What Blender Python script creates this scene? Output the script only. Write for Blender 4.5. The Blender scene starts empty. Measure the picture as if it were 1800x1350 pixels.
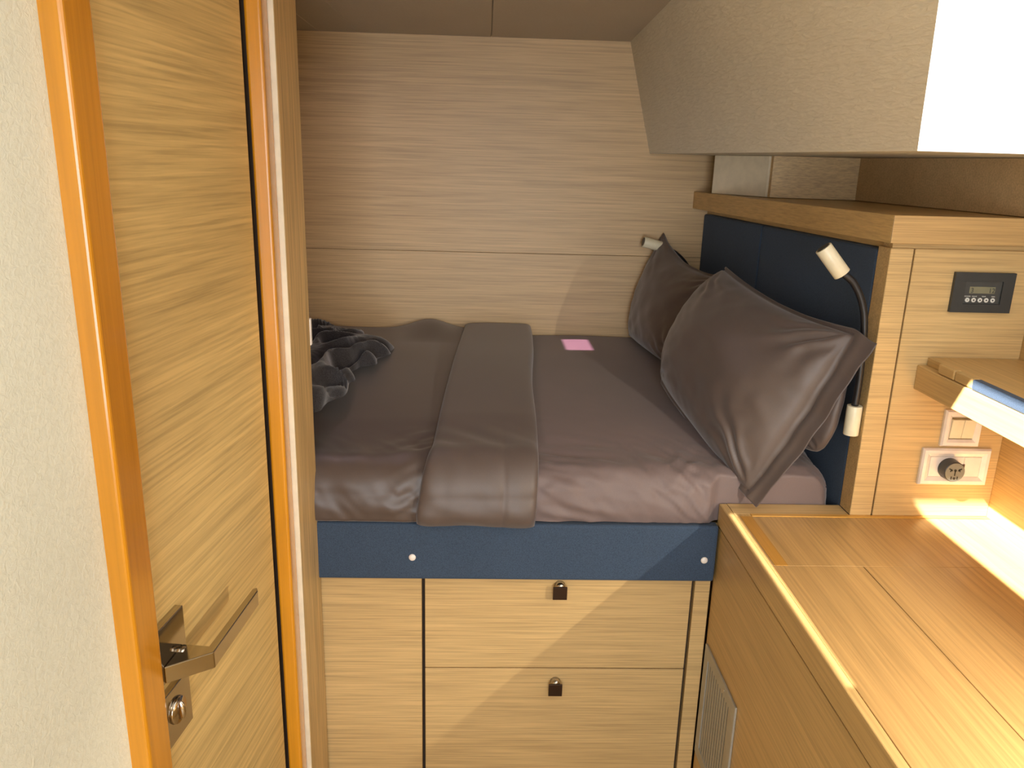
import bpy, bmesh, math, random
from math import pi, sin, cos, sqrt
from mathutils import Vector, Matrix, noise

random.seed(7)
sc = bpy.context.scene
col = sc.collection
EYE = 1.55            # eye height above the cabin sole; z in this script is given from the eye

# ------------------------------------------------------------------ camera
def build_camera():
    f, cx, cy = 1390.0, 900.0, 675.0
    d = Vector((857 - cx, 281 - cy, f)).normalized()      # world +Y seen by the camera (x right, y down, z forward)
    h = Vector((1, .028, 0))
    n = d.cross(h).normalized()
    if n.y > 0: n = -n
    x = d.cross(n)
    if x.x < 0: x = -x
    R = Matrix((x, d, n))                                  # rows: world axes in camera coordinates
    right, down, fwd = R.col[0], R.col[1], R.col[2]
    M = Matrix((( right.x, -down.x, -fwd.x, 0),
                ( right.y, -down.y, -fwd.y, 0),
                ( right.z, -down.z, -fwd.z, EYE),
                (0, 0, 0, 1)))
    cam = bpy.data.cameras.new('camera')
    cam.lens = 36 * f / 1800; cam.sensor_width = 36; cam.clip_start = .02
    o = bpy.data.objects.new('camera', cam); col.objects.link(o)
    o.matrix_world = M
    sc.camera = o
build_camera()

# ------------------------------------------------------------------ world, sun, large lights, exposure
w = bpy.data.worlds.new('sky'); sc.world = w; w.use_nodes = True
bg = w.node_tree.nodes['Background']; bg.inputs[0].default_value = (.80, .90, 1, 1); bg.inputs[1].default_value = 1.0
SUN = Vector((.8, .55, -1))
def light(name, kind, loc, direction, energy, color, **kw):
    l = bpy.data.lights.new(name, kind); l.energy = energy; l.color = color
    for k, v in kw.items(): setattr(l, k, v)
    o = bpy.data.objects.new(name, l); col.objects.link(o)
    o.location = (loc[0], loc[1], loc[2] + EYE)
    o.rotation_euler = Vector(direction).to_track_quat('-Z', 'Y').to_euler()
    return o
light('sun', 'SUN', (-1, -1, 3), SUN, 42, (1, .96, .88), angle=math.radians(.53))
light('rear_fill', 'AREA', (.05, -1.75, -.35), (.05, 1, -.03), 42, (.91, .955, 1), shape='RECTANGLE', size=.8, size_y=1.4)  # unseen area fill added behind the camera
light('hatch_fill', 'AREA', (.18, .28, .38), (0.05, .1, -1), 3.2, (1, .97, .94), shape='RECTANGLE', size=.22, size_y=1.1)  # area fill added over the unseen ceiling opening
light('berth_hatch_daylight', 'AREA', (-.43, 1.835, .375), (.25, .25, -1), 1.3, (1, .82, .88), shape='RECTANGLE', size=.10, size_y=.14)
light('added_drawer_spot', 'SPOT', (.80, .50, -.368), (-.85, 1.0, -.62), 24, (1, .90, .74), shadow_soft_size=.004, spot_size=math.radians(85), spot_blend=.6)  # made-up spot that draws the diagonal light edge across the drawers
sc.view_settings.view_transform = 'Standard'; sc.view_settings.look = 'None'
sc.view_settings.gamma = 1; sc.view_settings.use_curve_mapping = False
sc.view_settings.exposure = 0.0

# ------------------------------------------------------------------ materials
def new_mat(name):
    m = bpy.data.materials.new(name); m.use_nodes = True
    nt = m.node_tree; b = nt.nodes['Principled BSDF']
    return m, nt, b
def coords(nt, scale, rot=(0, 0, 0)):
    g = nt.nodes.new('ShaderNodeNewGeometry'); mp = nt.nodes.new('ShaderNodeMapping')
    mp.vector_type = 'TEXTURE'; mp.inputs['Scale'].default_value = tuple(1 / k for k in scale); mp.inputs['Rotation'].default_value = rot
    nt.links.new(g.outputs['Position'], mp.inputs['Vector'])
    return mp
def noise_node(nt, vec, scale=1, detail=3, rough=.55, dist=0):
    n = nt.nodes.new('ShaderNodeTexNoise'); n.inputs['Scale'].default_value = scale
    n.inputs['Detail'].default_value = detail; n.inputs['Roughness'].default_value = rough
    n.inputs['Distortion'].default_value = dist
    nt.links.new(vec.outputs[0], n.inputs['Vector']); return n
def ramp(nt, src, stops):
    r = nt.nodes.new('ShaderNodeValToRGB'); e = r.color_ramp.elements
    e[0].position, e[0].color = stops[0][0], (*stops[0][1], 1)
    e[1].position, e[1].color = stops[-1][0], (*stops[-1][1], 1)
    for p, c in stops[1:-1]:
        k = e.new(p); k.color = (*c, 1)
    nt.links.new(src, r.inputs[0]); return r
def mixc(nt, a, b, fac, mode='MIX'):
    m = nt.nodes.new('ShaderNodeMix'); m.data_type = 'RGBA'; m.blend_type = mode
    if isinstance(fac, (int, float)): m.inputs[0].default_value = fac
    else: nt.links.new(fac, m.inputs[0])
    nt.links.new(a, m.inputs[6]); nt.links.new(b, m.inputs[7]); return m.outputs[2]
def bump(nt, b, src, strength, dist=.001):
    n = nt.nodes.new('ShaderNodeBump'); n.inputs['Strength'].default_value = strength
    n.inputs['Distance'].default_value = dist
    nt.links.new(src, n.inputs['Height']); nt.links.new(n.outputs[0], b.inputs['Normal'])

def wood(name, axis, base, contrast=.22, rough=.42, fine=300, along=5, wav=0.0, coat=0.0, rot=0.0):
    """straight grained veneer: streaks run along axis 0/1/2"""
    m, nt, b = new_mat(name)
    def sc3(a, c): v = [c, c, c]; v[axis] = a; return tuple(v)
    r = (0, 0, rot)
    d = tuple(x * (1 - contrast) for x in base); l = tuple(min(1, x * (1 + contrast * .75)) for x in base)
    v1 = coords(nt, sc3(along, fine), r); n1 = noise_node(nt, v1, 1, 3, .6, wav)
    v2 = coords(nt, sc3(along * .35, fine * .2), r); n2 = noise_node(nt, v2, 1, 3, .6, wav)
    v3 = coords(nt, sc3(1.2, 5), r); n3 = noise_node(nt, v3, 1, 2, .5)
    c1 = ramp(nt, n1.outputs[0], [(.33, d), (.5, base), (.66, l)])
    c2 = ramp(nt, n2.outputs[0], [(.35, tuple(x * (1 - contrast * .55) for x in (1, 1, 1))), (.65, (1, 1, 1))])
    c3 = ramp(nt, n3.outputs[0], [(.3, (.90, .88, .85)), (.7, (1, 1, 1))])
    o = mixc(nt, c1.outputs[0], c2.outputs[0], 1, 'MULTIPLY')
    o = mixc(nt, o, c3.outputs[0], 1, 'MULTIPLY')
    nt.links.new(o, b.inputs['Base Color'])
    b.inputs['Roughness'].default_value = rough
    b.inputs['Specular IOR Level'].default_value = .4
    if coat: b.inputs['Coat Weight'].default_value = coat; b.inputs['Coat Roughness'].default_value = .15
    bump(nt, b, n1.outputs[0], .25, .0006)
    return m
def plain(name, c, rough=.5, metal=0, spec=.5, n=(0, 0), bumps=0, coat=0):
    m, nt, b = new_mat(name)
    b.inputs['Base Color'].default_value = (*c, 1); b.inputs['Roughness'].default_value = rough
    b.inputs['Metallic'].default_value = metal; b.inputs['Specular IOR Level'].default_value = spec
    v = coords(nt, (1, 1, 1)); k = noise_node(nt, v, n[0] or 40, 3)
    a = n[1] or .06
    r = ramp(nt, k.outputs[0], [(.3, tuple(x * (1 - a) for x in c)), (.7, tuple(min(1, x * (1 + a)) for x in c))])
    nt.links.new(r.outputs[0], b.inputs['Base Color'])
    if bumps: bump(nt, b, k.outputs[0], bumps, .001)
    if coat: b.inputs['Coat Weight'].default_value = coat
    return m
def leather(name, c, scale, aniso=(1, 1, 1), strength=.6, dist=.0015):
    m, nt, b = new_mat(name)
    v = coords(nt, tuple(scale * a for a in aniso)); 
    n1 = noise_node(nt, v, 1, 4, .6, .9)
    v2 = coords(nt, (3, 3, 3)); n2 = noise_node(nt, v2, 1, 3)
    r = ramp(nt, n2.outputs[0], [(.3, tuple(x * .92 for x in c)), (.7, c)])
    r2 = ramp(nt, n1.outputs[0], [(.35, (.93, .93, .92)), (.6, (1, 1, 1))])
    nt.links.new(mixc(nt, r.outputs[0], r2.outputs[0], 1, 'MULTIPLY'), b.inputs['Base Color'])
    b.inputs['Roughness'].default_value = .5; b.inputs['Specular IOR Level'].default_value = .35
    bump(nt, b, n1.outputs[0], strength, dist)
    return m
def cloth(name, c, rough=.75, sheen=.25, scale=900, amp=.10, bstr=.3, spec=.3):
    m, nt, b = new_mat(name)
    v = coords(nt, (1, 1, 1)); n1 = noise_node(nt, v, scale, 2, .7)
    n2 = noise_node(nt, v, 9, 3)
    r = ramp(nt, n1.outputs[0], [(.3, tuple(x * (1 - amp) for x in c)), (.7, tuple(x * (1 + amp) for x in c))])
    r2 = ramp(nt, n2.outputs[0], [(.3, (.93, .93, .93)), (.7, (1, 1, 1))])
    nt.links.new(mixc(nt, r.outputs[0], r2.outputs[0], 1, 'MULTIPLY'), b.inputs['Base Color'])
    b.inputs['Roughness'].default_value = rough; b.inputs['Specular IOR Level'].default_value = spec
    b.inputs['Sheen Weight'].default_value = sheen; b.inputs['Sheen Roughness'].default_value = .4
    bump(nt, b, n1.outputs[0], bstr, .0005)
    return m

OAK = (.61, .42, .190)
M = {}
M['oak_x'] = wood('oak_veneer_horizontal', 0, OAK, .20)
M['oak_back'] = wood('oak_veneer_bulkhead', 0, (.59, .41, .215), .17, fine=260)
M['oak_z'] = wood('oak_veneer_vertical', 2, (.60, .41, .18), .28, fine=230, along=6)
M['oak_y'] = wood('oak_veneer_lengthwise', 1, (.57, .375, .15), .16, rough=.36, fine=260)
M['oak_top'] = wood('oak_worktop', 1, (.51, .315, .12), .18, rough=.30, fine=230, along=4)
M['oak_door'] = wood('oak_door_veneer', 1, (.61, .435, .175), .21, fine=190, along=4.5, wav=.25, rough=.38, rot=math.radians(-7))
M['oak_cap'] = wood('oak_shelf_edge', 0, (.56, .36, .15), .18)
M['varnish'] = wood('amber_varnished_trim', 2, (.63, .265, .013), .12, rough=.25, fine=90, along=3, coat=.6)
M['honey'] = wood('honey_backing_strip', 0, (.66, .36, .07), .12, rough=.3, coat=.3)
M['honey_y'] = wood('honey_inlay', 1, (.56, .28, .05), .12, rough=.3, coat=.3)
M['leather'] = leather('cream_leatherette', (.76, .79, .68), 150, strength=.5, dist=.002)
M['leather_up'] = leather('grey_beige_leatherette', (.81, .76, .62), 60, (1.6, .5, 3.2), strength=.7, dist=.003)
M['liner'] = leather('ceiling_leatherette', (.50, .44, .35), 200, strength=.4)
M['strip'] = plain('cream_edge_strip', (.74, .66, .50), .5)
M['navy'] = cloth('navy_upholstery', (.040, .064, .106), .85, .12, 700, .35, .5)
M['sheet'] = cloth('mauve_brown_cotton', (.165, .122, .116), .55, .25, 800, .06, .2, .35)
M['sateen'] = cloth('brown_sateen', (.088, .063, .053), .42, .25, 800, .05, .12, .5)
M['pillow'] = cloth('brown_pillow_sateen', (.104, .078, .068), .46, .28, 800, .06, .15, .45)
M['fleece'] = cloth('charcoal_fleece', (.042, .039, .040), .95, .5, 420, .45, 1.0, .1)
M['dark'] = plain('dark_gap', (.035, .02, .01), .8)
M['ivory'] = plain('ivory_plastic', (.72, .66, .48), .35)
M['white'] = plain('white_plastic', (.80, .74, .68), .3, coat=.3)
M['black'] = plain('black_rubber', (.012, .012, .014), .35)
M['bezel'] = plain('charcoal_plastic', (.035, .037, .036), .4)
M['inner'] = plain('charcoal_inner_plastic', (.05, .052, .05), .35)
M['lcd'] = plain('olive_display', (.20, .19, .12), .2)
M['print'] = plain('pale_print', (.62, .62, .58), .5)
M['grey'] = plain('grey_plastic', (.12, .12, .12), .4)
M['grille'] = plain('grey_lacquered_metal', (.42, .40, .34), .4, .35)
M['chrome'] = plain('chrome', (.50, .46, .40), .12, 1, n=(8, .02))
M['bronze'] = plain('dark_bronze', (.05, .028, .016), .28, .75)
M['paint'] = plain('off_white_paint', (.62, .57, .48), .6)
def glow_mat():
    m, nt, b = new_mat('white_glow')
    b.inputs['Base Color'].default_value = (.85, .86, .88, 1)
    b.inputs['Emission Color'].default_value = (1, .985, .97, 1); b.inputs['Emission Strength'].default_value = 1.6  # emission added so this stretch of lining glares white
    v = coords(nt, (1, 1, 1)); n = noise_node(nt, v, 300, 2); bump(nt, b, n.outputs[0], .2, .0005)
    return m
M['glow_panel'] = glow_mat()
def tint_mat():
    m = bpy.data.materials.new('tinted_hatch_glass'); m.use_nodes = True; nt = m.node_tree
    for n in list(nt.nodes): nt.nodes.remove(n)
    o = nt.nodes.new('ShaderNodeOutputMaterial'); t = nt.nodes.new('ShaderNodeBsdfTransparent')
    g = nt.nodes.new('ShaderNodeBsdfGlossy'); g.inputs['Roughness'].default_value = .05
    mx = nt.nodes.new('ShaderNodeMixShader'); mx.inputs[0].default_value = .06
    t.inputs[0].default_value = (.62, .46, .58, 1)
    nt.links.new(t.outputs[0], mx.inputs[1]); nt.links.new(g.outputs[0], mx.inputs[2]); nt.links.new(mx.outputs[0], o.inputs[0])
    return m
M['tint'] = tint_mat()

# ------------------------------------------------------------------ object helpers (z measured from the eye)
def origin_of(o):
    v = Vector(o.location)
    while o.parent: o = o.parent; v = v + Vector(o.location)
    return v
def link(name, bm, mat, parent=None, smooth=False, props=None):
    """bm vertices are in eye-based world coordinates; the object's origin goes to its base centre"""
    for v in bm.verts: v.co.z += EYE
    xs = [v.co.x for v in bm.verts]; ys = [v.co.y for v in bm.verts]; zs = [v.co.z for v in bm.verts]
    c = Vector(((min(xs) + max(xs)) / 2, (min(ys) + max(ys)) / 2, min(zs)))
    for v in bm.verts: v.co -= c
    bmesh.ops.recalc_face_normals(bm, faces=bm.faces[:])
    me = bpy.data.meshes.new(name); bm.to_mesh(me); bm.free()
    for m in (mat if isinstance(mat, (list, tuple)) else [mat]): me.materials.append(m)
    if smooth:
        for p in me.polygons: p.use_smooth = True
    o = bpy.data.objects.new(name, me); col.objects.link(o)
    if parent is not None:
        o.parent = parent; c = c - origin_of(parent)
    o.location = c
    for k, v in (props or {}).items(): o[k] = v
    return o
def empty(name, loc, **props):
    o = bpy.data.objects.new(name, None); col.objects.link(o); o.empty_display_size = .05
    o.location = (loc[0], loc[1], loc[2] + EYE)
    for k, v in props.items(): o[k] = v
    return o
def T(label, category, group=None):
    d = dict(label=label, category=category)
    if group: d['group'] = group
    return d
ST = dict(kind='structure')
def bevel(bm, r, seg=2):
    if r > 0:
        bmesh.ops.bevel(bm, geom=[e for e in bm.edges if e.calc_face_angle(0) > .5], offset=r, segments=seg, affect='EDGES', profile=.5)
def add_box(bm, x0, x1, y0, y1, z0, z1):
    vs = [bm.verts.new((x, y, z)) for x in (x0, x1) for y in (y0, y1) for z in (z0, z1)]
    for f in ((0,1,3,2),(4,6,7,5),(0,4,5,1),(2,3,7,6),(0,2,6,4),(1,5,7,3)): bm.faces.new([vs[i] for i in f])
def box(x0, x1, y0, y1, z0, z1, r=.001, seg=1):
    bm = bmesh.new(); add_box(bm, x0, x1, y0, y1, z0, z1); bmesh.ops.recalc_face_normals(bm, faces=bm.faces[:]); bevel(bm, r, seg); return bm
def prism(poly, z0, z1, r=.001, seg=1):
    """plan polygon (x, y) extruded in z; z0/z1 may be numbers"""
    bm = bmesh.new()
    a = [bm.verts.new((x, y, z0)) for x, y in poly]; b = [bm.verts.new((x, y, z1)) for x, y in poly]
    n = len(poly); bm.faces.new(a); bm.faces.new(b)
    for i in range(n): bm.faces.new((a[i], a[(i + 1) % n], b[(i + 1) % n], b[i]))
    bmesh.ops.recalc_face_normals(bm, faces=bm.faces[:]); bevel(bm, r, seg); return bm
def hexa(a, b, r=0):
    """solid from two quads a, b of 3D points"""
    bm = bmesh.new(); A = [bm.verts.new(p) for p in a]; B = [bm.verts.new(p) for p in b]
    bm.faces.new(A); bm.faces.new(B)
    for i in range(4): bm.faces.new((A[i], A[(i + 1) % 4], B[(i + 1) % 4], B[i]))
    bmesh.ops.recalc_face_normals(bm, faces=bm.faces[:]); bevel(bm, r, 2); return bm
def cyl(bm, p0, p1, r0, r1=None, seg=24, cap=True):
    r1 = r0 if r1 is None else r1
    p0 = Vector(p0); p1 = Vector(p1); d = (p1 - p0).normalized()
    q = d.to_track_quat('Z', 'Y'); a, b = [], []
    for i in range(seg):
        t = 2 * pi * i / seg; o = q @ Vector((cos(t), sin(t), 0))
        a.append(bm.verts.new(p0 + o * r0)); b.append(bm.verts.new(p1 + o * r1))
    for i in range(seg): bm.faces.new((a[i], a[(i + 1) % seg], b[(i + 1) % seg], b[i]))
    if cap: bm.faces.new(a[::-1]); bm.faces.new(b)
def cylinder(p0, p1, r0, r1=None, seg=24, bev=0):
    bm = bmesh.new(); cyl(bm, p0, p1, r0, r1, seg); bmesh.ops.recalc_face_normals(bm, faces=bm.faces[:]); bevel(bm, bev, 2); return bm
def tube(pts, r, seg=12):
    """smooth tube through Catmull-Rom points"""
    P = [Vector(p) for p in pts]; P = [2 * P[0] - P[1]] + P + [2 * P[-1] - P[-2]]; C = []
    for i in range(1, len(P) - 2):
        for k in range(10):
            t = k / 10
            C.append(.5 * ((2 * P[i]) + (-P[i-1] + P[i+1]) * t + (2*P[i-1] - 5*P[i] + 4*P[i+1] - P[i+2]) * t*t + (-P[i-1] + 3*P[i] - 3*P[i+1] + P[i+2]) * t**3))
    C.append(P[-2]); bm = bmesh.new(); prev = None
    up = Vector((.3, .9, .1)).normalized()
    for i, c in enumerate(C):
        d = (C[min(i + 1, len(C) - 1)] - C[max(i - 1, 0)]).normalized()
        s = d.cross(up).normalized(); u = s.cross(d)
        ring = [bm.verts.new(c + r * (cos(2*pi*k/seg) * s + sin(2*pi*k/seg) * u)) for k in range(seg)]
        if prev:
            for k in range(seg): bm.faces.new((prev[k], prev[(k+1)%seg], ring[(k+1)%seg], ring[k]))
        else: bm.faces.new(ring)
        prev = ring
    bm.faces.new(prev[::-1]); return bm
def grid(nu, nv, fn):
    bm = bmesh.new(); V = [[bm.verts.new(fn(i / nu, j / nv)) for j in range(nv + 1)] for i in range(nu + 1)]
    for i in range(nu):
        for j in range(nv): bm.faces.new((V[i][j], V[i+1][j], V[i+1][j+1], V[i][j+1]))
    return bm
def ns(x, y, z=0): return noise.noise(Vector((x, y, z)))
def lerp(a, b, t): return a + (b - a) * t
def smooth(t): t = max(0, min(1, t)); return t * t * (3 - 2 * t)

YW = 2.46      # bulkhead behind the bed
ZC = .34       # headlining
ZT = -.674     # worktop
XR = 1.031     # right-hand side of the worktop nook
YP = 1.45      # wood panel above the worktop

# ------------------------------------------------------------------ the setting
link('floor', box(-1.4, 1.3, -2.2, 2.6, -1.62, -1.55, 0), M['oak_y'], props=ST)
wb = empty('wall_back', (0, YW, -1.5), **ST)
link('core', box(-1.4, 1.3, YW + .008, YW + .05, -1.55, .45, 0), M['dark'], wb)
link('veneer_panel', box(-1.4, 1.3, YW, YW + .01, -.2745, .45, .0007), M['oak_back'], wb)
link('veneer_panel', box(-1.4, 1.3, YW, YW + .01, -1.55, -.2755, .0007), M['oak_back'], wb)

ce = empty('ceiling', (0, 0, ZC), **ST)
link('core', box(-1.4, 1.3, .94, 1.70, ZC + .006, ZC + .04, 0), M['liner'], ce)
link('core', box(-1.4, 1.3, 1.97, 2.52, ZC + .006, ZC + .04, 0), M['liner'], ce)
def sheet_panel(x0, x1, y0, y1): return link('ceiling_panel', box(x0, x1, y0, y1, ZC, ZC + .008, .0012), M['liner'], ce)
HX0, HX1, HY0, HY1 = .081, .289, -.30, .909         # unseen skylight opening, shaped to throw the sun patches on the right
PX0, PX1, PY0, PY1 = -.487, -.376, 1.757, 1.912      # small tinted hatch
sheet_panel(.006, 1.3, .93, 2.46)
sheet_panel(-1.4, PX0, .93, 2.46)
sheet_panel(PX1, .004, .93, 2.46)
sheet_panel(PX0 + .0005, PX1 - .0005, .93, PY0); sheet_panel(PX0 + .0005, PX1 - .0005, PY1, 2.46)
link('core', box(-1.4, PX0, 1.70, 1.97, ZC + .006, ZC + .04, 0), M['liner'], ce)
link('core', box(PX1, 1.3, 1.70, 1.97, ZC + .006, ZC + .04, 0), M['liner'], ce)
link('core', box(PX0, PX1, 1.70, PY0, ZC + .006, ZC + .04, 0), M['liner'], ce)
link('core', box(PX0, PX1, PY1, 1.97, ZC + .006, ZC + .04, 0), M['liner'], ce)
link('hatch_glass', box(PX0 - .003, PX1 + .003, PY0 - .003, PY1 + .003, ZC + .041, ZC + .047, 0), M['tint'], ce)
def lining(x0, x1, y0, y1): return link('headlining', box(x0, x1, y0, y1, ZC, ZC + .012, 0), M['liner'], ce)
SX0, SX1, SY0, SY1 = -.3165, -.303, .342, .892        # unseen narrow slit, added to throw the sun strip along the worktop edge
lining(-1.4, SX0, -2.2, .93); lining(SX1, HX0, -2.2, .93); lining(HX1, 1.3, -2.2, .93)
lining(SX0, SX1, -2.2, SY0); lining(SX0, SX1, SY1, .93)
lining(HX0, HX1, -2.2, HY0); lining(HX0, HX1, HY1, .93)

link('hull_outer', box(1.26, 1.30, -2.2, 2.52, -1.55, ZC + .04, 0), M['paint'], props=ST)
link('wall_outer', box(-1.45, -1.4, -2.2, 2.52, -1.55, ZC + .04, 0), M['paint'], props=ST)
# left side: leatherette bulkhead, door between two varnished jambs, cream strip, oak post
link('wall_left', prism([(-.422, .828), (-.55, -.2), (-.62, -2.2), (-.66, -2.2), (-.60, -.2), (-.455, .828)], -1.55, ZC, .002), M['leather'], props=ST)
def jamb(name, poly):
    return link(name, prism(poly, -1.55, ZC, .0045, 3), M['varnish'], props=ST, smooth=False)
jamb('trim_1', [(-.428, .8197), (-.400, .8197), (-.400, .8797), (-.420, .8997), (-.45, .8997), (-.45, .8197)])
jamb('trim_2', [(-.3672, 1.295), (-.3415, 1.295), (-.3415, 1.3365), (-.40, 1.3365), (-.40, 1.318), (-.3672, 1.318)])
link('trim_3', box(-.60, -.3333, 1.337, 1.340, -1.55, ZC, .0005), M['strip'], props=ST)
link('trim_4', box(-.60, -.333, 1.3405, 1.49, -1.55, ZC, .001), M['oak_z'], props=ST)
link('wall_front_left', box(-1.4, -.60, 1.35, 1.48, -1.55, ZC, 0), M['oak_z'], props=ST)
link('wall_foot', box(-1.4, -1.33, 1.48, YW, -1.55, ZC, 0), M['oak_back'], props=ST)
dr = Vector((.054, .443, 0)).normalized(); dn = Vector((dr.y, -dr.x, 0))      # door run, door normal (towards the camera side)
DP = Vector((-.422, .85, 0))
def dpt(s, off, z): p = DP + dr * s + dn * off; return Vector((p.x, p.y, z))
door = empty('door_1', dpt(.2, 0, -1.53), **ST)
link('door_panel', prism([tuple(dpt(-.02, 0, 0))[:2], tuple(dpt(.437, 0, 0))[:2], tuple(dpt(.437, -.03, 0))[:2], tuple(dpt(-.02, -.03, 0))[:2]], -1.53, .32, .001), M['oak_door'], door)
link('gap_dark_strip', box(-.399, -.3674, 1.308, 1.3175, -1.54, .33, 0), M['dark'], door)  # dark strip added so the gap beside the door reads as shade
link('gap_dark_backing', prism([tuple(dpt(.40, -.032, 0))[:2], tuple(dpt(.50, -.032, 0))[:2], tuple(dpt(.50, -.05, 0))[:2], tuple(dpt(.40, -.05, 0))[:2]], -1.55, .33, 0), M['dark'], door)  # dark backing added to deepen the same gap

def dbox(s0, s1, o0, o1, z0, z1, r=.001, seg=2):
    return hexa([dpt(s0, o0, z0), dpt(s1, o0, z0), dpt(s1, o1, z0), dpt(s0, o1, z0)], [dpt(s0, o0, z1), dpt(s1, o0, z1), dpt(s1, o1, z1), dpt(s0, o1, z1)], r)
hn = link('door_handle', dbox(.030, .1055, .0002, .011, -.666, -.586, .001), M['chrome'], door)
bm = bmesh.new(); cyl(bm, dpt(.085, .0112, -.645), dpt(.085, .020, -.645), .008); link('collar', bm, M['chrome'], hn, True)
# lever: shank away from the door, mitred into the grip
def lever():
    zt, zb = -.640, -.6645
    bm = bmesh.new()
    pl = [(.046, .0112), (.096, .0112), (.096, .048), (.236, .050), (.240, .055), (.232, .060), (.084, .060)]
    a = [bm.verts.new(dpt(s, o, zb + (s - .08) * .04)) for s, o in pl]; b = [bm.verts.new(dpt(s, o, zt + (s - .08) * .04)) for s, o in pl]
    n = len(pl); bm.faces.new(a); bm.faces.new(b)
    for i in range(n): bm.faces.new((a[i], a[(i+1)%n], b[(i+1)%n], b[i]))
    bmesh.ops.recalc_face_normals(bm, faces=bm.faces[:]); bevel(bm, .0012, 2); return bm
link('lever', lever(), M['chrome'], hn)
lk = link('door_lock', dbox(.030, .1065, .0002, .010, -.766, -.686, .001), M['chrome'], door)
bm = bmesh.new(); cyl(bm, dpt(.068, .010, -.722), dpt(.068, .014, -.722), .019, .018); link('turn_base', bm, M['chrome'], lk, True)
bm = bmesh.new(); bmesh.ops.create_uvsphere(bm, u_segments=24, v_segments=12, radius=1)
for v in bm.verts:
    c = v.co.copy(); p = dpt(.068 + c.x * .0045 , .014 + c.y * .009, -.722 + c.z * .015); v.co = p
link('thumb_turn', bm, M['chrome'], lk, True)

# right side
link('wall_right', box(XR, XR + .03, -2.2, YP + .05, ZT, -.02, 0), M['oak_y'], props=ST)
link('wall_right_lower', box(1.06, 1.09, -2.2, YP + .1, -1.55, ZT - .05, 0), M['oak_y'], props=ST)
Xb = lambda Y: .486 + (2.46 - Y) * .143
Xt = lambda Y: .407 - (2.46 - Y) * .032
ZS = .031
def sofX(Y, z): return lerp(Xb(Y), Xt(Y), (z - ZS) / (ZC - ZS))
def edgeY(z): return 1.2475 - 1.36 * (z - ZS) - 1.45 * (z - ZS) ** 2
def soffit(y0, y1, n=24):
    """overhanging side lining between y-functions y0(z) and y1(z), closed behind"""
    bm = bmesh.new(); rows = []
    for j in range(9):
        z = lerp(ZS, ZC, j / 8); a, b = y0(z), y1(z)
        rows.append(([bm.verts.new((sofX(lerp(a, b, i/n), z), lerp(a, b, i/n), z)) for i in range(n + 1)],
                     [bm.verts.new((1.25, lerp(a, b, i/n), z)) for i in range(n + 1)]))
    for j in range(8):
        f0, b0 = rows[j]; f1, b1 = rows[j+1]
        for i in range(n):
            bm.faces.new((f0[i], f0[i+1], f1[i+1], f1[i])); bm.faces.new((b0[i], b1[i], b1[i+1], b0[i+1]))
        bm.faces.new((f0[0], f1[0], b1[0], b0[0])); bm.faces.new((f0[n], b0[n], b1[n], f1[n]))
    for k in (0, 8):
        f, b = rows[k]
        for i in range(n): bm.faces.new((f[i], f[i+1], b[i+1], b[i]))
    return bm
link('wall_right_upper', soffit(edgeY, lambda z: YW), M['leather_up'], props=ST)
wn = empty('bright_lining', (.7, .4, ZS), **ST)
link('glow_panel', soffit(lambda z: -.05, lambda z: edgeY(z) - .0005), M['glow_panel'], wn)  # self-lit white panel added for the glaring stretch of side lining
link('wall_right_rear', box(.70, 1.25, -2.2, -.05, ZS, ZC, 0), M['paint'], props=ST)
# rear of the cabin (unseen), open in the middle for the added fill light
link('wall_rear', box(-.66, -.40, -2.2, -2.15, -1.55, ZC, 0), M['paint'], props=ST)
link('wall_rear_right', box(.50, 1.25, -2.2, -2.15, -1.55, ZC, 0), M['paint'], props=ST)

# recess over the shelf behind the headboard
link('trim_5', hexa([(.747, 2.125, -.0755), (.962, 2.085, -.0755), (.962, 2.105, -.0755), (.747, 2.145, -.0755)],
                    [(.747, 2.125, .030), (.962, 2.085, .030), (.962, 2.105, .030), (.747, 2.145, .030)]), M['oak_x'], props=ST)
link('trim_6', hexa([(.958, 2.084, -.0755), (1.035, 1.10, -.0755), (1.055, 1.10, -.0755), (.978, 2.084, -.0755)],
                    [(.958, 2.084, .030), (1.035, 1.10, .030), (1.055, 1.10, .030), (.978, 2.084, .030)]), M['oak_back'], props=ST)
link('trim_7', hexa([(.648, 2.33, -.0755), (.741, 2.14, -.0755), (.757, 2.148, -.0755), (.664, 2.338, -.0755)],
                    [(.648, 2.33, .030), (.741, 2.14, .030), (.757, 2.148, .030), (.664, 2.338, .030)], .0015), M['strip'], props=ST)

# ------------------------------------------------------------------ shelf cap
cap = empty('shelf', (.9, 1.9, -.126), **T('oak ledge shelf with thick edge running above the navy headboard and side panel', 'shelf'))
link('long_edge', hexa([(.733, 1.4305, -.126), (.630, YW, -.126), (.655, YW, -.126), (.7585, 1.4565, -.126)],
                       [(.733, 1.4305, -.076), (.630, YW, -.076), (.655, YW, -.076), (.7585, 1.4565, -.076)], .001), M['oak_y'], cap)
link('short_edge', hexa([(.7335, 1.430, -.126), (XR, 1.430, -.126), (XR, 1.456, -.126), (.759, 1.456, -.126)],
                        [(.7335, 1.430, -.076), (XR, 1.430, -.076), (XR, 1.456, -.076), (.759, 1.456, -.076)], .001), M['oak_cap'], cap)
link('shelf_board', hexa([(.7595, 1.457, -.122), (XR, 1.457, -.122), (XR, YW, -.122), (.656, YW, -.122)],
                         [(.7595, 1.457, -.077), (XR, 1.457, -.077), (XR, YW, -.077), (.656, YW, -.077)], 0), M['oak_y'], cap)

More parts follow.
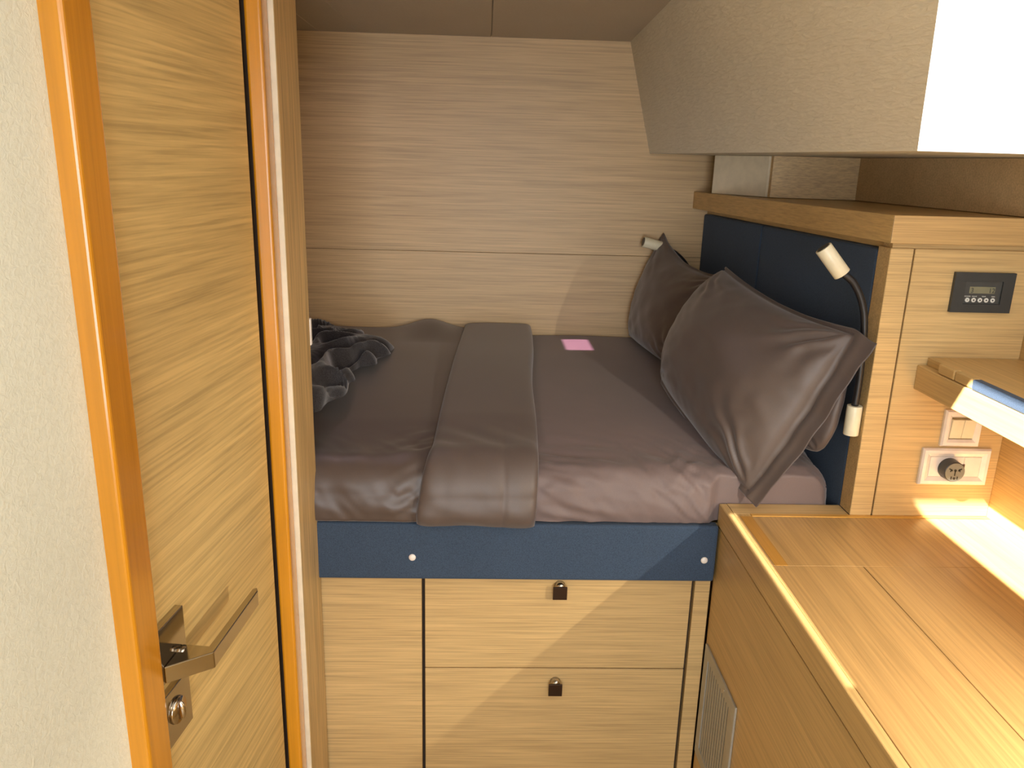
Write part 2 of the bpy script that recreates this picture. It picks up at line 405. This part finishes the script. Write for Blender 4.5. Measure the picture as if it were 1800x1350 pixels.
# ------------------------------------------------------------------ head cabinet panel (faces the camera above the worktop)
hc = empty('side_cabinet', (.89, 1.5, ZT), **T('upright oak cabinet end beside the headboard carrying switches and control panel', 'cabinet'))
link('stile', box(.747, .7905, YP, 1.498, ZT + .0005, -.1365, .001), M['oak_x'], hc)
link('front_panel', box(.7935, XR, YP, 1.470, ZT + .0005, -.1365, .001), M['oak_x'], hc)
link('groove_backing', box(.785, .80, YP + .006, 1.47, ZT + .001, -.1365, 0), M['dark'], hc)
link('top_rail', box(.752, XR, YP + .006, 1.49, -.1364, -.1262, 0), M['oak_x'], hc)
link('side_rail', hexa([(.757, 1.5, -.1400), (.677, YW - .002, -.1400), (.70, YW - .002, -.1400), (.78, 1.5, -.1400)],
                       [(.757, 1.5, -.1265), (.677, YW - .002, -.1265), (.70, YW - .002, -.1265), (.78, 1.5, -.1265)]), M['oak_y'], hc)

# headboard: two padded navy panels
hb = empty('headboard', (.72, 1.95, -.72), **T('navy blue upholstered headboard in two padded panels behind the pillows', 'headboard'))
def hbx(Y): return .747 - (Y - 1.5) * .0833
def hbpanel(y0, y1):
    bm = hexa([(hbx(y0), y0, -.72), (hbx(y1), y1, -.72), (hbx(y1) + .045, y1, -.72), (hbx(y0) + .045, y0, -.72)],
              [(hbx(y0), y0, -.1425), (hbx(y1), y1, -.1425), (hbx(y1) + .045, y1, -.1425), (hbx(y0) + .045, y0, -.1425)])
    bevel(bm, .005, 3); return bm
link('padded_panel', hbpanel(1.5, 2.029), M['navy'], hb)
link('padded_panel', hbpanel(2.031, YW - .001), M['navy'], hb)

# ------------------------------------------------------------------ worktop and its cabinet
wt = empty('worktop', (.76, .5, ZT - .048), **T('long oak worktop with flush lift-up lid running towards the camera on the right', 'worktop'))
link('edge_lipping', box(.494, .5098, -.6, 1.5, ZT - .047, ZT, .002, 2), M['oak_y'], wt)
link('top_board', box(.5103, .6763, -.6, 1.2385, ZT - .025, ZT, .0006), M['oak_top'], wt)
link('top_board', box(.6775, XR, -.6, 1.2385, ZT - .025, ZT, .0006), M['oak_top'], wt)
link('top_board', box(.5103, XR, 1.2393, 1.4385, ZT - .025, ZT, .0004), M['oak_top'], wt)
link('rear_border', box(.5103, .5427, 1.4391, 1.4513, ZT - .047, ZT, .0003), M['oak_y'], wt)
link('inlay', box(.5190, .5425, 1.2395, 1.4385, ZT - .02, ZT + .0006, 0), M['honey_y'], wt)
link('rear_border', box(.5103, .747, 1.4515, 1.5, ZT - .047, ZT, .0006), M['oak_x'], wt)
link('backing_strip', box(.5430, XR, 1.4390, 1.4495, ZT - .02, ZT + .0015, .0005), M['honey'], wt)
link('lid_rebate', box(.5415, XR, -.6, 1.45, ZT - .05, ZT - .026, 0), M['dark'], wt)
cb = empty('counter_cabinet', (.7, .5, -1.55), **T('oak cabinet under the worktop with a metal vent grille low at its far end', 'cabinet'))
link('side_panel', box(.4975, .52, -.6, 1.4985, -1.55, ZT - .0540, .001), M['oak_y'], cb)
link('groove_backing', box(.508, .53, -.6, 1.4985, ZT - .0538, ZT - .0472, 0), M['dark'], cb)
link('end_panel', box(.52, 1.05, 1.46, 1.4985, -1.55, ZT - .0505, 0), M['oak_y'], cb)
# vent grille on the side panel
vg = empty('vent_grille', (.4965, 1.38, -1.27), **T('grey metal vent grille with narrow upright slats set in the counter side', 'vent grille'))
gx0, gx1 = .4925, .4972
GY0, GY1, GZ0, GZ1 = 1.275, 1.487, -1.275, -.998
def ring_frame(x0, x1, y0, y1, z0, z1, wdt):
    bm = bmesh.new()
    add_box(bm, x0, x1, y0, y1, z1 - wdt, z1); add_box(bm, x0, x1, y0, y1, z0, z0 + wdt)
    add_box(bm, x0, x1, y0, y0 + wdt, z0 + wdt, z1 - wdt); add_box(bm, x0, x1, y1 - wdt, y1, z0 + wdt, z1 - wdt)
    bmesh.ops.recalc_face_normals(bm, faces=bm.faces[:]); bevel(bm, .0008, 1); return bm
link('frame', ring_frame(gx0, gx1, GY0, GY1, GZ0, GZ1, .026), M['grille'], vg)
link('backing', box(.4966, .4974, GY0 + .02, GY1 - .02, GZ0 + .02, GZ1 - .02, 0), M['dark'], vg)
nsl = 11
for k in range(nsl):
    y = lerp(GY0 + .0275, GY1 - .0275, (k + .5) / nsl); h = .0052
    link('slat', box(.4946, .4954, y - h, y + h, GZ0 + .0255, GZ1 - .0255, 0), M['grille'], vg)
link('screw', cylinder((.4926, 1.345, GZ1 - .013), (.4917, 1.345, GZ1 - .013), .003), M['chrome'], vg)

# ------------------------------------------------------------------ side shelf with fiddle rail (over the worktop)
ss = empty('nook_shelf', (.93, 1.1, -.405), **T('small oak shelf with raised fiddle rail jutting over the switches', 'shelf'))
link('rail', box(.833, .856, .80, 1.4495, -.405, -.357, .0015), M['oak_y'], ss)
link('shelf_board', box(.8565, XR - .0005, .80, 1.4495, -.380, -.358, .0008), M['oak_y'], ss)
link('fiddle_block', box(.8365, .851, 1.335, 1.386, -.3565, -.338, .003, 3), M['oak_y'], ss)
link('fiddle_block', box(.8365, .851, 1.280, 1.332, -.3565, -.338, .003, 3), M['oak_y'], ss)
link('padding', box(.8345, .851, .80, 1.278, -.3565, -.338, .003, 2), M['navy'], ss)
link('upper_board', box(.8515, XR - .0005, .80, 1.4495, -.3575, -.342, .0008), M['oak_y'], ss)

# ------------------------------------------------------------------ berth
be = empty('berth', (.06, 1.98, -1.55), **T('built-in oak berth base with two drawers and a padded navy front board', 'bed'))
link('left_panel', box(-1.3, -.1235, 1.5, 1.518, -1.55, -.8455, .001), M['oak_x'], be)
link('carcass', box(-1.3, .494, 1.5185, 1.55, -1.55, -.8455, 0), M['dark'], be)
link('right_stile', box(.4605, .4935, 1.5, 1.518, -1.55, -.8455, .001), M['oak_x'], be)
for z1, z0, kx, kz, km in ((-.8465, -1.0710, .169, -.875, 'dark square pull plate'), (-1.0735, -1.36, .169, -1.113, 'bronze square pull plate')):
    dw = link('drawer', box(-.1165, .4535, 1.5, 1.518, z0, z1, .001), M['oak_x'], be)
    pn = link('knob', box(kx - .0150, kx + .0150, 1.478, 1.482, kz - .015, kz + .0145, .0006), M['bronze'], dw, props=dict(label=km))
    bm = bmesh.new(); cyl(bm, (kx + .001, 1.4995, kz + .008), (kx + .001, 1.4825, kz + .008), .0115, .010, 24)
    link('knob_neck', bm, M['chrome'], dw, True)
link('base_rail', box(-1.3, .4935, 1.5, 1.518, -1.55, -1.3605, 0), M['oak_x'], be)
fb = link('front_board', box(-1.28, .4925, 1.478, 1.505, -.8445, -.7165, .006, 3), M['navy'], be)
for bx in (-.1405, .4675):
    bm = bmesh.new(); bmesh.ops.create_uvsphere(bm, u_segments=16, v_segments=8, radius=.0075)
    for v in bm.verts: v.co = Vector((v.co.x + bx, 1.477 + v.co.y * .45, v.co.z - .793))
    link('button', bm, M['white'], be, True)
link('slatted_deck', box(-1.3, .66, 1.52, YW - .002, -.80, -.728, 0), M['oak_y'], be)

# mattress profile: arc length s from the bottom of the front face, over the rounded edge, to the bulkhead
ZB = -.53; ZF = -.600
R0 = .050; Y0 = 1.487; ZB0 = -.713
HF = ZF - R0 - ZB0; ARC = R0 * pi / 2; TOPL = YW - .012 - (Y0 + R0)
SMAX = HF + ARC + TOPL
def prof(s):
    if s < HF:
        t = s / HF; return Y0 - .006 * sin(pi * t), ZB0 + s, -1.0, 0.0
    if s < HF + ARC:
        a = (s - HF) / R0; return Y0 + R0 - R0 * cos(a), ZF - R0 + R0 * sin(a), -cos(a), sin(a)
    d = s - HF - ARC; t = min(1, max(0, d / TOPL))
    return Y0 + R0 + d, ZF + (ZB - ZF) * (1 - (1 - t) ** 2.4) * smooth(t * 4 + .35), 0.0, 1.0
def on_bed(x, s, off):
    y, z, ny, nz = prof(max(0, min(SMAX, s))); return Vector((x, y + ny * off, z + nz * off))
def smap(v):    # denser sampling on the front
    return SMAX * (v ** 1.35)
def ridge(x, y, z=0): return 1 - abs(ns(x, y, z)) * 2
def sheet_off(x, s):
    front = 1 - smooth((s - HF - ARC) / .16)
    near = 1 - smooth((s - .05) / .5)
    o = .003 * ns(x * 5, s * 4, 1)
    o += front * (.0036 * ns(x * 24 + s * 20, s * 9, 3) + .0060 * ridge(x * 19 - s * 17, s * 16, 7) * ns(x * 6, s * 6, 8) + .0050 * ns(x * 60 + s * 50, s * 30, 5) * (.4 + smooth((x - .30) / .12)))
    o += near * .0010 * ns(x * 14, s * 45 + x * 18, 9)
    e = smooth((x - .10) / .04) * (1 - smooth((x - .13) / .30))
    o += front * e * .009 * ns(x * 9 + 3, s * 44 + 9 * x, 2)
    d = x - (.345 - (s - .10) * .35)
    o -= front * .0035 * math.exp(-(d / .005) ** 2) * smooth((s - .03) / .04)
    return o
def mattress():
    def fn(u, v):
        x = lerp(-1.28, .735, u); s = smap(v)
        o = sheet_off(x, s)
        t = max(0, (x - .665) / .070); ins = .070 * (1 - sqrt(max(0, 1 - t * t)))
        p = on_bed(x, s, o - ins)
        if t > 0: p.y = min(p.y, YW - .012)
        if x > .45: p.y = max(p.y, lerp(1.470, 1.5035, smooth((x - .452) / .040)))
        lim = hbx(p.y) - .006
        if p.x > lim: p.x = lim
        return p
    return grid(300, 150, fn)
mt = link('mattress', mattress(), M['sheet'], smooth=True, props=T('mattress under a crinkled mauve-brown fitted sheet on the berth', 'mattress'))

# duvet: body plus the broad folded-back band
def xl(s): # left edge of the band
    y = prof(s)[0]; t = max(0, (y - 1.5) / (YW - 1.5)); k = min(1, s / (HF + ARC))
    return lerp(-.133, -.108, k ** 1.5) + .045 * t
def xr(s):
    y = prof(s)[0]; t = (y - 1.5) / (YW - 1.5)
    return lerp(.112, .148, t) + .004 * sin(s * 9)
def duvet_body():
    def fn(u, v):
        s = smap(v); x = lerp(-1.27, xl(s) + .12, u)
        near = math.exp(-((x - xl(s)) / .06) ** 2)
        front = 1 - smooth((s - HF - ARC) / .14)
        o = .016 + .006 * ns(x * 4, s * 3, 21) + front * (.006 * ns(x * 16 + s * 12, s * 9, 22) + near * .0075 * ns(x * 24 - s * 34, s * 38, 23) + .002 * ns(x * 50 + s * 40, s * 20, 26))
        o += .03 * math.exp(-((x + .17) / .075) ** 2) * smooth((s - SMAX + .22) / .2)      # bump against the bulkhead
        o *= smooth(min(1, s / .012)) ** .5 if s < .012 else 1
        if x > xl(s) + .004: o = min(o, .014)
        p = on_bed(x, s, o + .001)
        if s < .02: p.z -= .004
        return p
    return grid(220, 150, fn)
dv = empty('duvet', (-.3, 1.9, ZB), **T('dark brown sateen duvet lying flat over the foot of the bed', 'duvet'))
link('cover', duvet_body(), M['sateen'], dv, True)
def band():
    def fn(u, v):
        s = smap(v); x = lerp(xl(s), xr(s), u)
        q = abs(2 * u - 1)
        prof_e = max(0, 1 - q ** 14) ** .5
        front = 1 - smooth((s - HF - ARC) / .14)
        o = .017 + .019 * prof_e + .004 * ns(x * 6, s * 3, 31) * prof_e + front * prof_e * (.0034 * ns(x * 14 + s * 20, s * 9, 32) + .0012 * ns(x * 34, s * 14, 36) - .0012 * math.exp(-((x - .045) / .006) ** 2))
        if u >= .999 : o = .003
        if u <= .001: o = .012
        sag = -.001 - .006 * ns(x * 7, 3, 5)
        p = on_bed(x, s, o)
        if s < .03: p.z += sag * (1 - s / .03); p.y += .012 * (1 - s / .03) ** 2
        return p
    bm = grid(90, 170, fn)
    return bm
link('folded_band', band(), M['pillow'], dv, True)

# crumpled fleece
def towel():
    cx, cy = -.48, 2.02
    def edge(a):
        pts = [(0, .20), (.35, .24), (.60, .272), (.75, .235), (1.0, .235), (1.18, .315), (1.42, .334), (pi/2, .36), (2.2, .36), (pi, .30), (4.0, .34), (4.7, .47), (5.01, .47), (5.08, .405), (5.14, .385), (5.38, .275), (5.62, .195), (5.85, .185), (6.04, .21), (2*pi, .20)]
        for (a0, r0), (a1, r1) in zip(pts, pts[1:]):
            if a0 <= a <= a1: return lerp(r0, r1, smooth((a - a0) / (a1 - a0)))
        return .2
    def fn(u, v):
        a = 2 * pi * u; r = edge(a) * v
        x = cx + r * cos(a); y = cy + r * sin(a)
        wx = .05 * ns(x * 7, y * 7, 41); wy = .05 * ns(x * 7, y * 7, 42)
        n1 = ns((x + wx) * 5.5, (y + wy) * 3.6, 44); n2 = ns((x + wx) * 10, (y + wy) * 7, 47)
        roll = cos(15 * n1 + 4 * n2); sh = cos(9 * n2 + 22 * n1 + 1)
        env = (1 - v ** 7) ** .55 if v < 1 else 0
        h = env * (.030 + .020 * roll + .007 * sh + .012 * n2) + .0015 * ns(x * 60, y * 60, 4) * env
        return Vector((x + wx * .5 * env, y + wy * .5 * env, ZB + .018 + max(.0, h)))
    bm = grid(240, 110, fn)
    bmesh.ops.remove_doubles(bm, verts=bm.verts[:], dist=1e-5)
    return bm
link('fleece_blanket', towel(), M['fleece'], smooth=True, props=T('crumpled charcoal fleece heaped on the left of the bed by the post', 'blanket'))

# ------------------------------------------------------------------ pillows
def pillow(name, BL, BR, TR, TL, T0, flange, seed, props, curl=0.0, pinch=(.03, .03, .03, .03), front_sign=1, wr=1.0, mat='pillow', rnd=0.0):
    """flange = (left, right, bottom, top) as fractions; two skins around a bilinear quad"""
    BL, BR, TR, TL = map(Vector, (BL, BR, TR, TL))
    n = ((BR - BL).cross(TL - BL)).normalized()
    if n.x > 0: n = -n                     # front skin looks towards the room
    fl, fr, fb_, ft = flange
    pl, pr, pb, pt = pinch
    def base(u, v):
        g = 1 - rnd * (abs(2 * u - 1) * abs(2 * v - 1)) ** 2.5
        u = .5 + (u - .5) * g; v = .5 + (v - .5) * g
        uu = u + pl * (1 - u) * 4 * v * (1 - v) - pr * u * 4 * v * (1 - v)
        vv = v + pb * (1 - v) * 4 * u * (1 - u) - pt * v * 4 * u * (1 - u)
        return BL * (1-uu) * (1-vv) + BR * uu * (1-vv) + TR * uu * vv + TL * (1-uu) * vv
    def skin(side):
        def fn(u, v):
            p = base(u, v)
            a = (u - fl) / (1 - fl - fr); b = (v - fb_) / (1 - fb_ - ft)
            inside = 0 <= a <= 1 and 0 <= b <= 1
            ripple = .006 * ns(u * 7 + seed, v * 7, seed)
            corner = (abs(2 * u - 1) ** 3) * (abs(2 * v - 1) ** 3)
            if inside:
                qa = 1 - abs(2 * a - 1) ** 2.6; qb = 1 - abs(2 * b - 1) ** 2.6
                th = T0 * (max(0, qa) ** .5) * (max(0, qb) ** .5)
                edge = 1 - min(1, 3.0 * min(a, 1 - a, b, 1 - b))
                # tension folds radiating from the corners
                w_ = 0
                for ca, cb_, amp in ((0, 0, .4), (1, 0, 1.0), (1, 1, 1.0), (0, 1, .5)):
                    dx, dy = a - ca, b - cb_; r = sqrt(dx*dx + dy*dy) + 1e-6; an = math.atan2(dy, dx)
                    w_ += amp * math.exp(-(r / .28) ** 2) * smooth(r / .08) * sin(an * 15 + seed + 3 * ns(r * 6, an * 2, seed))
                th += side * 0 + wr * (.0045 * w_ + .010 * ns(a * 2.3, b * 2.3, seed + 5) * (qa * qb) + .0014 * edge * ns(a * 15, b * 15, seed + 9)) * min(1, 8 * min(a, 1-a, b, 1-b))
                th += .0012
                if min(a if fl else 1, (1 - a) if fr else 1, (1 - b) if ft else 1) < .012: th -= .004
            else:
                dd = max(-a / .05 if fl else 0, (a - 1) / .05 if fr else 0, (b - 1) / .05 if ft else 0)
                th = .0010 + side * .0035 * math.exp(-((dd - .5) / .4) ** 2)
            off = ripple * (1 - (T0 > 0 and inside) * .5)
            p = p + n * (side * th + off)
            if curl and u > 1 - fr * 1.2 and v > .80:
                k = smooth((v - .80) / .2) * smooth((u - (1 - fr * 1.2)) / (fr * 1.2)); p += Vector((.0, -.010 * k, -curl * k))
            return p
        return fn
    N = 130
    bm = bmesh.new(); V = {}
    for sd in (1, -1):
        f = skin(sd)
        for i in range(N + 1):
            for j in range(N + 1):
                if sd == -1 and (i in (0, N) or j in (0, N)): V[sd, i, j] = V[1, i, j]; continue
                V[sd, i, j] = bm.verts.new(f(i / N, j / N))
        for i in range(N):
            for j in range(N): bm.faces.new((V[sd, i, j], V[sd, i+1, j], V[sd, i+1, j+1], V[sd, i, j+1]))
    return link(name, bm, M[mat], smooth=True, props=props)

pillow('pillow', (.458, 2.435, -.522), (.50, 2.02, -.518), (.640, 2.02, -.275), (.545, 2.44, -.200), .058, (.02, .0, .0, .02), 3.3,
       T('brown pillow in the far corner standing against the bulkhead', 'pillow'), pinch=(-.06, .02, .0, .12))
pillow('pillow', (.600, 1.85, -.520), (.688, 1.470, -.580), (.732, 1.49, -.335), (.652, 1.985, -.262), .034, (.0, .0, .0, .0), 5.1,
       T('brown pillow wedged between the headboard and the nearest pillow', 'pillow'), rnd=.16, pinch=(0, 0, 0, .22))
pillow('pillow', (.437, 1.87, -.520), (.552, 1.447, -.658), (.722, 1.405, -.288), (.592, 1.93, -.238), .092, (.0, .085, .03, .022), 8.2,
       T('large brown pillow with flat flanged border nearest the camera', 'pillow'), curl=.018, pinch=(-.09, -.035, -.02, .07), wr=2.3)

# ------------------------------------------------------------------ reading lamps
def lamp(label, base0, base1, neck, head0, head1):
    base0, base1, head0, head1 = map(Vector, (base0, base1, head0, head1))
    t = empty('reading_lamp', base0, **T(label, 'lamp'))
    link('base', cylinder(base0, base1, .0145, bev=.001), M['ivory'], t, True)
    link('gooseneck', tube(neck, .0068), M['black'], t, True)
    d = (head1 - head0).normalized()
    hd = link('lamp_head', cylinder(head0, head1, .0160, bev=.0012, seg=28), M['ivory'], t, True)
    link('lens', cylinder(head1 - d * .0005, head1 + d * .0008, .0125), M['black'], hd)
    for o in t.children:
        for p in o.data.polygons: p.use_smooth = len(p.vertices) < 10
lamp('near white reading lamp on a black gooseneck beside the nearest pillow', (.730, 1.463, -.505), (.730, 1.463, -.445),
     [(.730, 1.463, -.447), (.730, 1.462, -.38), (.722, 1.462, -.27), (.697, 1.464, -.21), (.664, 1.467, -.183)],
     (.670, 1.467, -.189), (.630, 1.474, -.141))
lamp('far reading lamp, only its white head showing above the corner pillow', (.655, 2.40, -.50), (.655, 2.40, -.44),
     [(.655, 2.40, -.442), (.650, 2.42, -.38), (.63, 2.435, -.31), (.585, 2.43, -.262), (.535, 2.415, -.240)],
     (.532, 2.415, -.240), (.476, 2.41, -.226))

# ------------------------------------------------------------------ control panel, switches, socket
cp = empty('control_panel', (.93, YP, -.253), **T('black climate control panel with small display and five round buttons', 'control panel'))
def ring_xz(x0, x1, z0, z1, wx, wz, ya, yb, r=.001):
    bm = bmesh.new()
    add_box(bm, x0, x1, ya, yb, z1 - wz, z1); add_box(bm, x0, x1, ya, yb, z0, z0 + wz)
    add_box(bm, x0, x0 + wx, ya, yb, z0 + wz, z1 - wz); add_box(bm, x1 - wx, x1, ya, yb, z0 + wz, z1 - wz)
    return bm
link('bezel', ring_xz(.873, .988, -.252, -.177, .022, .016, YP - .008, YP - .0003), M['bezel'], cp)
inn = link('face', box(.895, .966, YP - .005, YP - .0003, -.236, -.193, .0004), M['inner'], cp)
def curvetext(txt, x, y, z, size, mat, parent, name):
    cu = bpy.data.curves.new(name, 'FONT'); cu.body = txt; cu.size = size; cu.extrude = .0001; cu.align_x = 'CENTER'
    tmp = bpy.data.objects.new(name, cu); col.objects.link(tmp)
    dg = bpy.context.evaluated_depsgraph_get(); me = bpy.data.meshes.new_from_object(tmp.evaluated_get(dg))
    bpy.data.objects.remove(tmp); bm = bmesh.new(); bm.from_mesh(me); bpy.data.meshes.remove(me)
    for v in bm.verts: v.co = Vector((x + v.co.x, y - v.co.z, z + v.co.y))
    return link(name, bm, mat, parent)
ld = link('display', box(.905, .954, YP - .0056, YP - .0049, -.2160, -.2035, 0), M['lcd'], inn)
curvetext('3', .9100, YP - .0062, -.2145, .0125, M['bezel'], inn, 'display_digits')
curvetext('12', .9475, YP - .0062, -.2145, .0125, M['bezel'], inn, 'display_digits')
for tx, x in (('POWER', .9035), ('MODE', .9165), ('TEMP', .9345), ('FAN', .9525)):
    curvetext(tx, x, YP - .0053, -.2228, .0034, M['print'], inn, 'button_caption')
for k in range(5):
    x = .9035 + k * .01215
    bt = link('button', cylinder((x, YP - .0049, -.2285), (x, YP - .0066, -.2285), .0042, seg=20), M['print'], cp)
    link('button_mark', cylinder((x, YP - .0066, -.2285), (x, YP - .0069, -.2285), .0016 if k else .0010, seg=10), M['inner'], bt)

def wall_plate(name, x0, x1, z0, z1, rim, props):
    """moulded cover plate: sloping rim down to the wall"""
    t = empty(name, ((x0 + x1) / 2, YP, z0), **props)
    ya, yb = YP - .0100, YP - .0003
    bm = bmesh.new()
    def rect(i, y): return [bm.verts.new(p) for p in ((x0 + i, y, z0 + i), (x1 - i, y, z0 + i), (x1 - i, y, z1 - i), (x0 + i, y, z1 - i))]
    L = [rect(0, yb), rect(0, ya + .004), rect(.003, ya), rect(.009, ya), rect(rim, ya + .004), rect(rim, yb)]
    for a, b in zip(L, L[1:]):
        for i in range(4): bm.faces.new((a[i], a[(i+1)%4], b[(i+1)%4], b[i]))
    bmesh.ops.recalc_face_normals(bm, faces=bm.faces[:])
    link('cover_plate', bm, M['white'], t)
    return t
sw = wall_plate('light_switch', .903, .980, -.520, -.445, .0145, T('white double light switch under the jutting nook shelf', 'switch'))
for x0, x1 in ((.918, .9413), (.9418, .965)):
    link('rocker', hexa([(x0, YP - .0075, -.503), (x1, YP - .0075, -.503), (x1, YP - .0005, -.503), (x0, YP - .0005, -.503)],
                        [(x0, YP - .0110, -.464), (x1, YP - .0110, -.464), (x1, YP - .0005, -.464), (x0, YP - .0005, -.464)], .0006), M['ivory'], sw)
so = wall_plate('wall_socket', .8715, 1.0095, -.6015, -.5250, .0170, T('white wide wall socket plate low above the worktop', 'socket'))
link('module', box(.889, .9575, YP - .0068, YP - .0005, -.584, -.5425, .0006), M['white'], so)
link('module', box(.958, .992, YP - .0068, YP - .0005, -.584, -.5425, .0006), M['white'], so)
link('indicator', box(.9545, .9600, YP - .0078, YP - .0066, -.569, -.5575, 0), plain('brown_indicator', (.06, .025, .02), .4), so)
ad = empty('plug_adapter', (.9285, YP - .02, -.590), **T('round grey travel adapter plugged into the white wall socket', 'adapter'))
ax, az = .9275, -.5655
link('body', cylinder((ax, YP - .0066, az), (ax, YP - .0300, az), .0215, .0205, 36, .0012), M['bezel'], ad)
link('face', cylinder((ax, YP - .0301, az), (ax, YP - .0312, az), .0192, seg=36), plain('grey_green_plastic', (.19, .19, .165), .4), ad)
def slot(dx, dz, w_, h_, rot=0):
    bm = bmesh.new(); c, s = cos(rot), sin(rot)
    P_ = [(-w_, -h_), (w_, -h_), (w_, h_), (-w_, h_)]
    a = [bm.verts.new((ax + dx + p*c - q*s, YP - .0311, az + dz + p*s + q*c)) for p, q in P_]; b = [bm.verts.new((v.co.x, YP - .0318, v.co.z)) for v in a]
    bm.faces.new(a); bm.faces.new(b)
    for i in range(4): bm.faces.new((a[i], a[(i+1)%4], b[(i+1)%4], b[i]))
    return bm
for a_ in ((-.009, .0055, .0012, .0042, 1.0), (.009, .0055, .0012, .0042, -1.0), (-.0085, .0040, .0010, .0030, -.4), (.0085, .0040, .0010, .0030, .4),
           (0, -.0015, .0010, .0055, 0), (-.006, -.0115, .0011, .0030, 0), (.006, -.0115, .0011, .0030, 0)):
    link('slot', slot(*a_), M['black'], ad)
for dz in (.004, -.0125):
    link('pin_hole', cylinder((ax, YP - .0311, az + dz), (ax, YP - .0318, az + dz), .0026, seg=14), M['black'], ad)
# switch on the inner side of the post, seen edge-on
link('light_switch', box(-.352, -.3315, 1.4905, 1.502, -.352, -.300, .001), M['white'], props=T('thin white switch seen edge-on behind the oak post', 'switch'))
